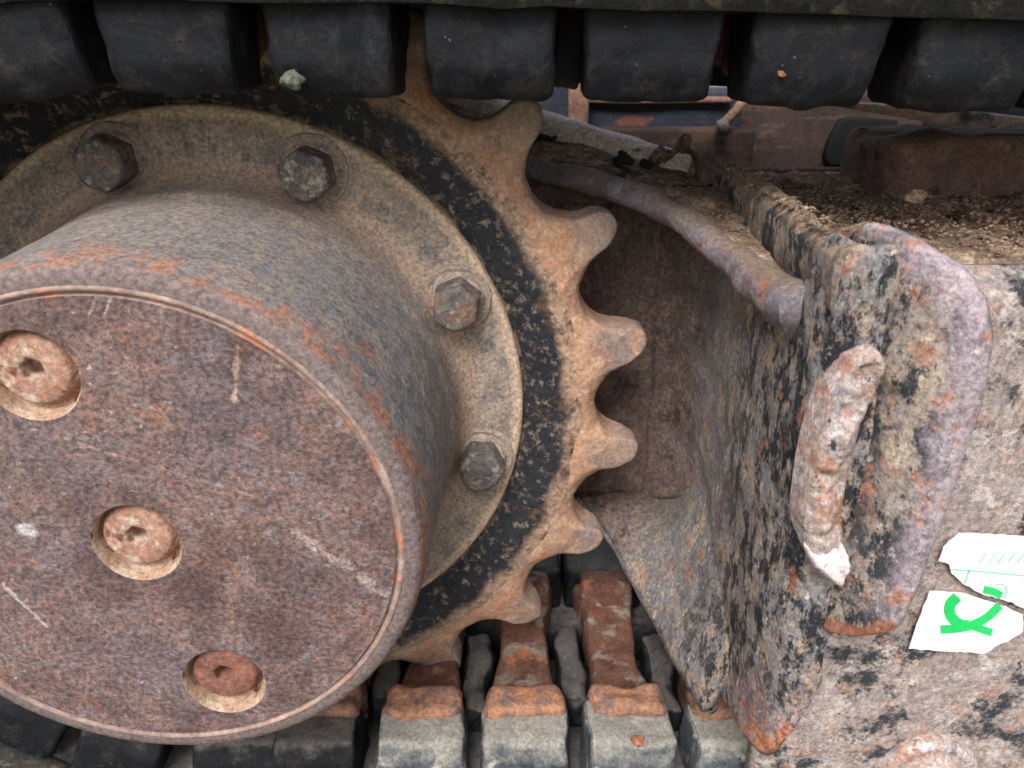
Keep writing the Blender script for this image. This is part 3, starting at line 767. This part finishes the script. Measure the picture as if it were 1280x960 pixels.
# upstanding ridge of the web above the top plate
path = spline([(2.53, 2.08, .98), (2.53, 1.5, .98), (2.535, .8, .98), (2.55, .02, .96)], 70)
V, F = [], []
sec = [(-.0, -.14), (-.052, -.02), (-.06, .13), (-.03, .175), (.01, .19), (.05, .172), (.07, .12), (.072, 0), (.07, -.12)]
for p in path:
    for (u, h) in sec:
        v = Vector((p.x+u, p.y, p.z+h)); j = 1 if h > 0 else .4
        v += Vector((fbm(v, 5)*.014+fbm(v, 16)*.008, 0, (fbm(v, 3)*.02+fbm(v, 12)*.012)))*j; V.append(v)
k = len(sec)
for i in range(len(path)-1):
    for j in range(k-1): F.append((i*k+j, i*k+j+1, (i+1)*k+j+1, (i+1)*k+j))
F.append(tuple(range(k))); F.append(tuple((len(path)-1)*k+j for j in range(k)))
link('web_ridge', V, F, M['ridge'], frm)
# top plate over the sprocket
near = [pt(1012, 378, D=.25), pt(972, 358, D=.42), pt(915, 312, D=.78), pt(850, 262, D=1.12), pt(760, 224, D=1.5), pt(668, 203, D=1.86), pt(540, 160, D=1.9)]
far = [pt(1045, 350, D=.25), pt(1015, 318, D=.62), pt(955, 270, D=1.15), pt(905, 232, D=1.75), pt(858, 216, D=2.3), pt(700, 168, D=2.42), pt(520, 112, D=2.5)]
V, F = loft(near, far, 10, 24, .015, .03, 7, .10); link('top_plate', V, F, M['dirt'], frm)
V, F = tube(spline(near, 12), lambda t: .13-.06*min(1, t/.35), 20, .9, .018, 6, 2)
V = [v-Vector((0, 0, .035)) for v in V]; link('top_plate_edge', V, F, M['edge'], frm)
V, F = tube(spline([far[4], far[5], far[6], far[6]+Vector((-.5, 0, .15))], 14), .105, 14, 1.0, .010, 5, 2); link('pale_rim', V, F, M['palerim'], frm)
# front plate with rounded corner, facing out
FD = -.058
ol = [(1056, 345), (1088, 318), (1118, 304), (1160, 306), (1210, 332), (1240, 360), (1256, 395), (1260, 440), (1250, 500), (1232, 560), (1204, 640), (1178, 710), (1150, 775), (1136, 797), (1112, 804), (1060, 803), (1014, 802), (980, 803), (955, 800), (975, 700), (992, 600), (1010, 500), (1028, 390)]
def fdep(x): return FD-.95*max(0, x-2.60)
def ptf(a, b):
    p = pt(a, b, D=FD)
    for _ in range(30): p = pt(a, b, D=.5*(p.y+fdep(p.x)))
    return p
ol3 = [ptf(a, b) for a, b in ol]
ol2 = spline([(p.x, p.z) for p in [Vector((q.x, 0, q.z)) for q in ol3]], 5, True) if False else None
o2 = spline([Vector((max(q.x, 2.64), q.z, 0)) for q in ol3], 5, True)
def to_front(u, v, d): return Vector((u, fdep(u)+d+.3*max(0, (2.72-u)/.14)**1.5*.35, v))
_re = rnd_edge(lambda u, v: .03+.065*min(1, max(0, (u-2.70)/.15)))
pa, pb = ptf(1098, 490), ptf(1072, 680)
def seg_d(u, v):
    a = Vector((pa.x, pa.z)); b = Vector((pb.x, pb.z)); p = Vector((u, v)); ab = b-a; t = max(0, min(1, (p-a).dot(ab)/ab.length_squared)); return (p-a-ab*t).length
def fprof(d, u, v):
    w_ = max(0, min(1, (u-2.68)/.14)); k = max(0, min(1, (d-.12)/.12)); k = k*k*(3-2*k)
    pit = math.exp(-(seg_d(u, v)/.045)**2)
    return _re(d, u, v)+.045*w_*k+.05*pit
V, F = mound([(p.x, p.y) for p in o2], fprof, to_front, .019, .018, 2.4, .24, 2)
V += [Vector(to_front(p.x, p.y, .20)) for p in o2]; F.append(tuple(range(len(V)-len(o2), len(V))))
rimp = [ptf(a, b) for a, b in [(1110, 312), (1168, 330), (1212, 372), (1222, 440), (1200, 560), (1160, 690), (1120, 780)]]
rl = [dict(col=srgb(158, 146, 150), s=8, seg=(a.x, a.z, b.x, b.z, .055), wob=.16, det=11, rg=.76, amt=.8) for a, b in zip(rimp[:-1], rimp[1:])]
front_mat = mat('worn_front_plate', srgb(150, 138, 124), srgb(126, 118, 112), [
    dict(col=srgb(172, 156, 134), s=8, t=.54, w=.05, det=10, rg=.76, amt=.85),
    dict(col=srgb(38, 44, 50), s=5.5, st=(1.3, 1, .7), t=.525, w=.02, det=12, rg=.8, h=.35),
    dict(col=srgb(40, 44, 48), s=8, seg=(pa.x, pa.z, pb.x, pb.z, .03), wob=.14, det=9, amt=.85)]+rl+[
    dict(col=srgb(150, 96, 68), s=9, seg=(ptf(1020, 794).x, ptf(1020, 794).z, ptf(1116, 790).x, ptf(1116, 790).z, .03), wob=.1, det=9, amt=.9),
    dict(col=srgb(178, 122, 92), s=7, t=.57, w=.05, det=10, rg=.76, amt=.8),
    dict(col=srgb(196, 188, 180), s=12, t=.61, w=.04, det=9, rg=.75, amt=.7)], rough=.5, scale=11, bump=.6, spec=.5, fine=1.3)
link('front_plate', V, F, front_mat, frm)
# weld bead / torn lug on the front plate
wo = spline([ptf(a, b) for a, b in [(1080, 430), (1054, 450), (1030, 505), (1013, 560), (1003, 620), (1000, 665), (1012, 700), (1040, 722), (1055, 706), (1050, 672), (1050, 625), (1060, 570), (1076, 518), (1096, 476), (1102, 444)]], 5, True)
V, F = mound([(p.x, p.z) for p in wo], lambda d, u, v: -.06*min(1, d/.07)**.6, lambda u, v, d: Vector((u, fdep(max(u, 2.56))-.025+d, v)), .011, .05, 5, .14, 4)
link('weld_bead', V, F, M['weld'], frm)
wt = spline([ptf(a, b) for a, b in [(1002, 672), (1014, 680), (1022, 670), (1034, 679), (1046, 670), (1053, 688), (1050, 704), (1040, 717), (1020, 704), (1006, 690)]], 5, True)
V, F = mound([(p.x, p.z) for p in wt], lambda d, u, v: -.03*min(1, d/.05)**.5, lambda u, v, d: Vector((u, fdep(max(u, 2.56))-.076+d, v)), .010, .02, 6, .05, 9)
link('white_paint_patch', V, F, M['whitepaint'], frm)
# side plate
SDp = .22
def sheet(x0, x1, h0, h1, D, nx, nh, th, amp, sc):
    V, F = [], []
    for lay in (0, 1):
        for i in range(nx+1):
            for j in range(nh+1):
                x = x0+(x1-x0)*i/nx; h = h0+(h1-h0)*j/nh; v = Vector((x, D+(th if lay else 0), h))
                if lay == 0:
                    v.y += fbm(v, sc)*amp+fbm(v, sc*5)*amp*.25
                    e = max(0, 1-(h1-h)/.12); v.y += .10*e*e
                V.append(v)
    k = nh+1; off = (nx+1)*k
    for i in range(nx):
        for j in range(nh):
            F.append((i*k+j, (i+1)*k+j, (i+1)*k+j+1, i*k+j+1)); F.append((off+i*k+j, off+i*k+j+1, off+(i+1)*k+j+1, off+(i+1)*k+j))
    for i in range(nx):
        F.append((i*k, i*k+off, (i+1)*k+off, (i+1)*k)); F.append((i*k+nh, (i+1)*k+nh, (i+1)*k+nh+off, i*k+nh+off))
    for j in range(nh):
        F.append((j, j+1, j+1+off, j+off)); e = nx*k; F.append((e+j, e+j+off, e+j+1+off, e+j+1))
    return V, F
V, F = sheet(2.60, 6.5, -1.75, 1.0, SDp, 90, 70, .12, .012, 1.5); link('side_plate', V, F, M['side'], frm)
# top of the frame box, dirt lies on it
V, F = [], []
nx, ny = 90, 60
for i in range(nx+1):
    for j in range(ny+1):
        x = 2.60+3.9*i/nx; d = .30+2.3*j/ny; v = Vector((x, d, 1.0+0))
        v.z += fbm(v, 1.6)*.05+fbm(v, 6)*.03-(.05*max(0, 1-(d-.3)/.12)**2); V.append(v)
for i in range(nx):
    for j in range(ny): F.append((i*(ny+1)+j, (i+1)*(ny+1)+j, (i+1)*(ny+1)+j+1, i*(ny+1)+j+1))
link('box_top', V, F, M['dirt'], frm)
V, F = rbox(1.95, .06, .9, .03, 6); link('box_rear_wall', [v+Vector((4.55, 2.62, .1)) for v in V], F, M['backwall'], frm)
# big washer and bolt low on the side plate
bc = pt(1156, 962, D=SDp)
prof = [(.235, SDp+.04), (.232, SDp-.03), (.215, SDp-.055), (.19, SDp-.06), (.175, SDp-.05), (.165, SDp-.045), (.155, SDp-.07), (.14, SDp-.1), (.10, SDp-.12), (.001, SDp-.125)]
V, F = lathe(prof, 72, bc.x, bc.z); V = rough_up(V, .006, 6, 3)
link('frame_bolt', V, F, M['weld'], frm, origin=(bc.x, SDp, bc.z))
# stickers
def sticker(pts, mt_, name, parent, d, th=.004, label=None):
    q = []
    for i in range(len(pts)):
        a, b = Vector((*pts[i], 0)), Vector((*pts[(i+1) % len(pts)], 0)); m_ = max(1, int((b-a).length/5))
        q += [a.lerp(b, t/m_)+Vector((fbm((a.x+t*3, a.y, 0), .9), fbm((a.y, a.x+t*3, 3), .9), 0))*1.3 for t in range(m_)]
    P = [pt(c.x, c.y, D=SDp-d) for c in q]
    n = len(P); V = [p for p in P]+[p+Vector((0, th, 0)) for p in P]
    F = [tuple(range(n)), tuple(reversed(range(n, 2*n)))]+[(i, (i+1) % n, (i+1) % n+n, i+n) for i in range(n)]
    o = link(name, V, F, mt_, parent, smooth=False)
    if label: o['label'] = label
    return o
s1 = sticker([(1198, 666), (1240, 668), (1300, 672), (1300, 768), (1283, 762), (1255, 750), (1226, 742), (1204, 730), (1189, 716), (1187, 706), (1174, 701), (1180, 684)], M['sticker'], 'torn_sticker', frm, .030, label='upper piece of the torn white sticker')
s2 = sticker([(1162, 739), (1200, 741), (1225, 748), (1252, 757), (1278, 768), (1279, 790), (1262, 800), (1248, 806), (1232, 817), (1180, 814), (1136, 811), (1146, 782)], M['sticker'], 'torn_sticker', frm, .030, label='lower piece of the torn white sticker')
def stroke(path, wd, m_, parent, name='sticker_print', d=.034):
    P = spline([(a, b, 0) for a, b in path], 6) if len(path) > 2 else [Vector((a, b, 0)) for a, b in path]
    Lh, Rh = [], []
    for i, p in enumerate(P):
        t = (P[min(i+1, len(P)-1)]-P[max(i-1, 0)]).normalized(); q = Vector((-t.y, t.x, 0))*wd/2
        Lh.append(pt(p.x+q.x, p.y+q.y, D=SDp-d)); Rh.append(pt(p.x-q.x, p.y-q.y, D=SDp-d))
    V = Lh+Rh; n = len(P); F = [(i, i+1, n+i+1, n+i) for i in range(n-1)]
    V2 = [v+Vector((0, .002, 0)) for v in V]; F2 = [tuple(k+2*n for k in reversed(f)) for f in F]
    o = link(name, V+V2, F+F2, m_, None, smooth=False); o.parent = parent; o.location = (0, 0, 0)
    o.matrix_parent_inverse = Matrix.Identity(4)
    o.location = -Vector(parent.location)-Vector(parent.parent.location); return o
stroke([(1197, 746), (1188, 756), (1188, 768), (1196, 778), (1207, 783)], 13, M['green'], s2)
stroke([(1176, 787), (1196, 786), (1214, 782), (1234, 772), (1250, 757)], 10, M['green'], s2, d=.0345)
stroke([(1206, 779), (1222, 785), (1240, 791)], 9, M['green'], s2, d=.035)
stroke([(1230, 737), (1243, 740), (1252, 745)], 9, M['green'], s1)
stroke([(1188, 712), (1230, 715), (1290, 721)], 1.3, M['thin_green'], s1)
stroke([(1212, 713), (1206, 730)], 1.6, M['thin_green'], s1)
stroke([(1244, 731), (1254, 731), (1259, 738), (1256, 748)], 1.2, M['thin_green'], s1, d=.0345)
for q in range(6): stroke([(1224+q*12, 704-q*.2), (1233+q*12, 692)], .8, M['thin_green'], s1, d=.0345)
# bracket block lying on the frame top, back right
V, F = rbox(1.2, .32, .17, .08, 20, (1, 1), .045, 3.5, 4); V = rough_up(V, .012, 12, 2)
p0 = pt(1097, 212, D=1.75)
link('top_bracket', [v+Vector((p0.x+1.2, 1.95, 1.12)) for v in V], F, M['lump'], frm)

# ================================================================== DIRT, CLODS, LEAF
def crumbs(n, box, rmin, rmax, seed, m_, hfun):
    rnd = random.Random(seed); V, F = [], []
    base = bmesh.new(); bmesh.ops.create_icosphere(base, subdivisions=1, radius=1); bv = [v.co.copy() for v in base.verts]; base.verts.index_update(); bf = [tuple(v.index for v in f.verts) for f in base.faces]; base.free()
    for _ in range(n):
        p = hfun(rnd)
        if p is None: continue
        r = rmin+(rmax-rmin)*rnd.random()**3; o = len(V); s_ = Vector([r*rnd.uniform(.6, 1.3) for _ in range(3)]); q = Matrix.Rotation(rnd.uniform(0, 6), 3, 'Z')
        for v in bv: V.append(p+q @ Vector((v.x*s_.x, v.y*s_.y, v.z*s_.z*.7))*(1+.35*noise.noise(v*2+p*9)))
        F += [tuple(i+o for i in f) for f in bf]
    return V, F
nsp, fsp = spline(near, 10), spline(far, 10)
def on_top(r):
    i = r.randrange(len(nsp)); p = nsp[i].lerp(fsp[i], r.uniform(.25, 1.0)); return p+Vector((0, 0, .012))
def on_box(r):
    return Vector((2.62+r.random()**1.3*2.6, r.uniform(.4, 2.3), 1.01))
def on_ridge(r): return Vector((2.53+r.uniform(-.04, .06), r.uniform(.15, 2.05), 1.165))
V, F = crumbs(3500, None, .003, .015, 3, None, on_top); o = link('dirt_crumbs', V, F, M['dirt']); o['kind'] = 'stuff'; tag(o, 'dry brown dirt crumbs over the plate behind the sprocket', 'dirt')
V, F = crumbs(7000, None, .003, .016, 4, None, on_box); o = link('dirt_crumbs', V, F, M['dirt']); o['kind'] = 'stuff'; tag(o, 'dry brown dirt crumbs on top of the frame box', 'dirt')
V, F = crumbs(500, None, .004, .016, 5, None, on_ridge); o = link('dirt_crumbs', V, F, M['dirt']); o['kind'] = 'stuff'; tag(o, 'dry dirt crumbs along the raised ridge of the frame', 'dirt')

def clod(px, py, D, r, m_, name, label, cat, seed, group=None, sq=.8):
    bm = bmesh.new(); bmesh.ops.create_icosphere(bm, subdivisions=3, radius=r)
    p = pt(px, py, D=D)
    for v in bm.verts: v.co = v.co*(1+.55*fbm(v.co/r+Vector((seed, 0, 0)), 1.3)); v.co.z *= sq
    bm.verts.index_update(); V = [v.co+p for v in bm.verts]; F = [tuple(v.index for v in f.verts) for f in bm.faces]; bm.free()
    return tag(link(name, V, F, m_, origin=p), label, cat, group)
G = 'dark mud clods on the plate behind the sprocket'
for (px, py, D, r, lb) in [(607, 147, 2.45, .042, 'dark mud clod on the pale rim left of the highest tooth tip'),
                           (628, 140, 2.45, .052, 'dark mud clod just above the highest tooth tip'),
                           (676, 180, 2.2, .07, 'dark mud clod touching the right side of the highest tooth'),
                           (725, 173, 2.4, .038, 'small dark mud clod on the middle of the pale rim'),
                           (779, 201, 1.95, .055, 'dark mud clod left of the curled dry leaf'),
                           (806, 206, 2.0, .036, 'small dark mud clod between a bigger clod and the dry leaf')]:
    clod(px, py, D, r, M['clod'], 'mud_clod', lb, 'mud clod', px*.1, G)
clod(365, 100, .40, .035, M['chip'], 'moss_chip', 'small grey green chip of moss stuck to a black track lug', 'moss chip', 3)
clod(977, 93, .42, .014, M['grit'], 'grit_crumb', 'tiny orange grit crumb stuck on a black track lug', 'grit', 5)
clod(1143, 246, .95, .045, M['dirt'], 'dirt_lump', 'tan dirt lump in front of the rusty bracket on the frame top', 'dirt lump', 8)
clod(918, 925, .55, .03, M['grit'], 'stone_chip', 'small tan stone chip below a rusty core horn', 'stone', 9) if False else None
clod(797, 925, .46, .03, M['grit'], 'stone_chip', 'small tan stone chip stuck below the right rusty core horn', 'stone', 9)
# dry curled leaf
lp = pt(848, 200, D=2.15); V, F = [], []
nu, nv = 28, 12
for i in range(nu+1):
    for j in range(nv+1):
        u = i/nu*2-1; v = j/nv*2-1
        wv = (1-abs(u)**2.2)**.6+.12
        x = u*.17; y = v*.075*wv; z = .05*abs(v)**1.5*wv+.045*math.sin(u*7)*v*v+.035*math.cos(u*4)+fbm((u*2, v*2, 1), 1.4)*.035
        V.append(lp+Vector((x, y, z+.01)))
for i in range(nu):
    for j in range(nv): F.append((i*(nv+1)+j, (i+1)*(nv+1)+j, (i+1)*(nv+1)+j+1, i*(nv+1)+j+1))
lf = link('dry_leaf', V, F, M['leaf'], origin=lp); tag(lf, 'curled dry brown leaf lying behind the end of the frame ridge', 'leaf')
sm = lf.modifiers.new('s', 'SOLIDIFY'); sm.thickness = .0006

# ================================================================== CHASSIS BEHIND
ch = thing('chassis_frame', 'dark blue and brown rusty chassis members seen behind the track', 'chassis', (3, 4, 0))
def box_px(x0, y0, x1, y1, D, dep, m_, name, r=.03, amp=.01):
    a, b = pt(x0, y0, D=D), pt(x1, y1, D=D)
    hx, hz = abs(b.x-a.x)/2, abs(a.z-b.z)/2
    V, F = rbox(hx, dep/2, hz, r, 6, (1, 1), amp, 2, x0)
    return link(name, [v+Vector(((a.x+b.x)/2, D+dep/2, (a.z+b.z)/2)) for v in V], F, m_, ch)
box_px(380, 88, 716, 260, 3.6, .3, M['chassis'], 'dark_panel')
box_px(712, 92, 733, 230, 3.5, .2, M['tanbar'], 'tan_strip')
box_px(733, 112, 925, 166, 3.7, .3, M['chassis'], 'dark_panel')
box_px(735, 122, 915, 130, 3.62, .1, M['tanbar'], 'rust_streak', .02)
box_px(730, 160, 930, 300, 3.55, .35, M['chassis_brown'], 'brown_beam')
box_px(900, 112, 1340, 290, 3.95, .3, M['chassis_brown'], 'brown_panel')
V, F = tube([pt(940, 114, D=3.5), pt(918, 140, D=3.5), pt(897, 163, D=3.5)], .035, 10, 1, .006); link('diagonal_rib', V, F, M['tanbar'], ch)
V, F = tube([pt(898, 160, D=3.42), pt(910, 154, D=3.42)], .05, 12, 1, .01); link('weld_knob', V, F, M['edge'], ch)
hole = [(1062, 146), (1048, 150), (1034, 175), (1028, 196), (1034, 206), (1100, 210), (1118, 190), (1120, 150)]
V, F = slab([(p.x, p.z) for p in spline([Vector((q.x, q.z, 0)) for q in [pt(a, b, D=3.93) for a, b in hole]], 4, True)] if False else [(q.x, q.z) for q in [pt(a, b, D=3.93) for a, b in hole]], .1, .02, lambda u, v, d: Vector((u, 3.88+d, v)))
link('dark_opening', V, F, M['darkhole'], ch)  # solid slab with no hole cut; its black colour is the painted shade
box_px(1158, 150, 1230, 190, 3.9, .08, M['darkhole'], 'dark_opening')  # closed box, shade of the opening put into its colour
# pale edge of a guard plate, sloping down to the right
gp = [(1000, 126), (1100, 130), (1200, 137), (1330, 152), (1330, 178), (1240, 168), (1150, 151), (1060, 136)]
V, F = slab([(q.x, q.z) for q in [pt(a, b, D=2.70) for a, b in gp]], .08, .012, lambda u, v, d: Vector((u, 2.70+d, v)), .003)
link('guard_strip', V, F, M['palestrip'], ch)
A = [pt(1090, 128, D=2.8), pt(1200, 138, D=2.78), pt(1340, 152, D=2.75)]; B = [pt(1090, 112, D=2.9), pt(1220, 114, D=2.9), pt(1340, 116, D=2.9)]
V, F = loft(A, B, 6, 4, 0, .004, 4, .04); link('guard_plate', V, F, M['chassis'], ch)
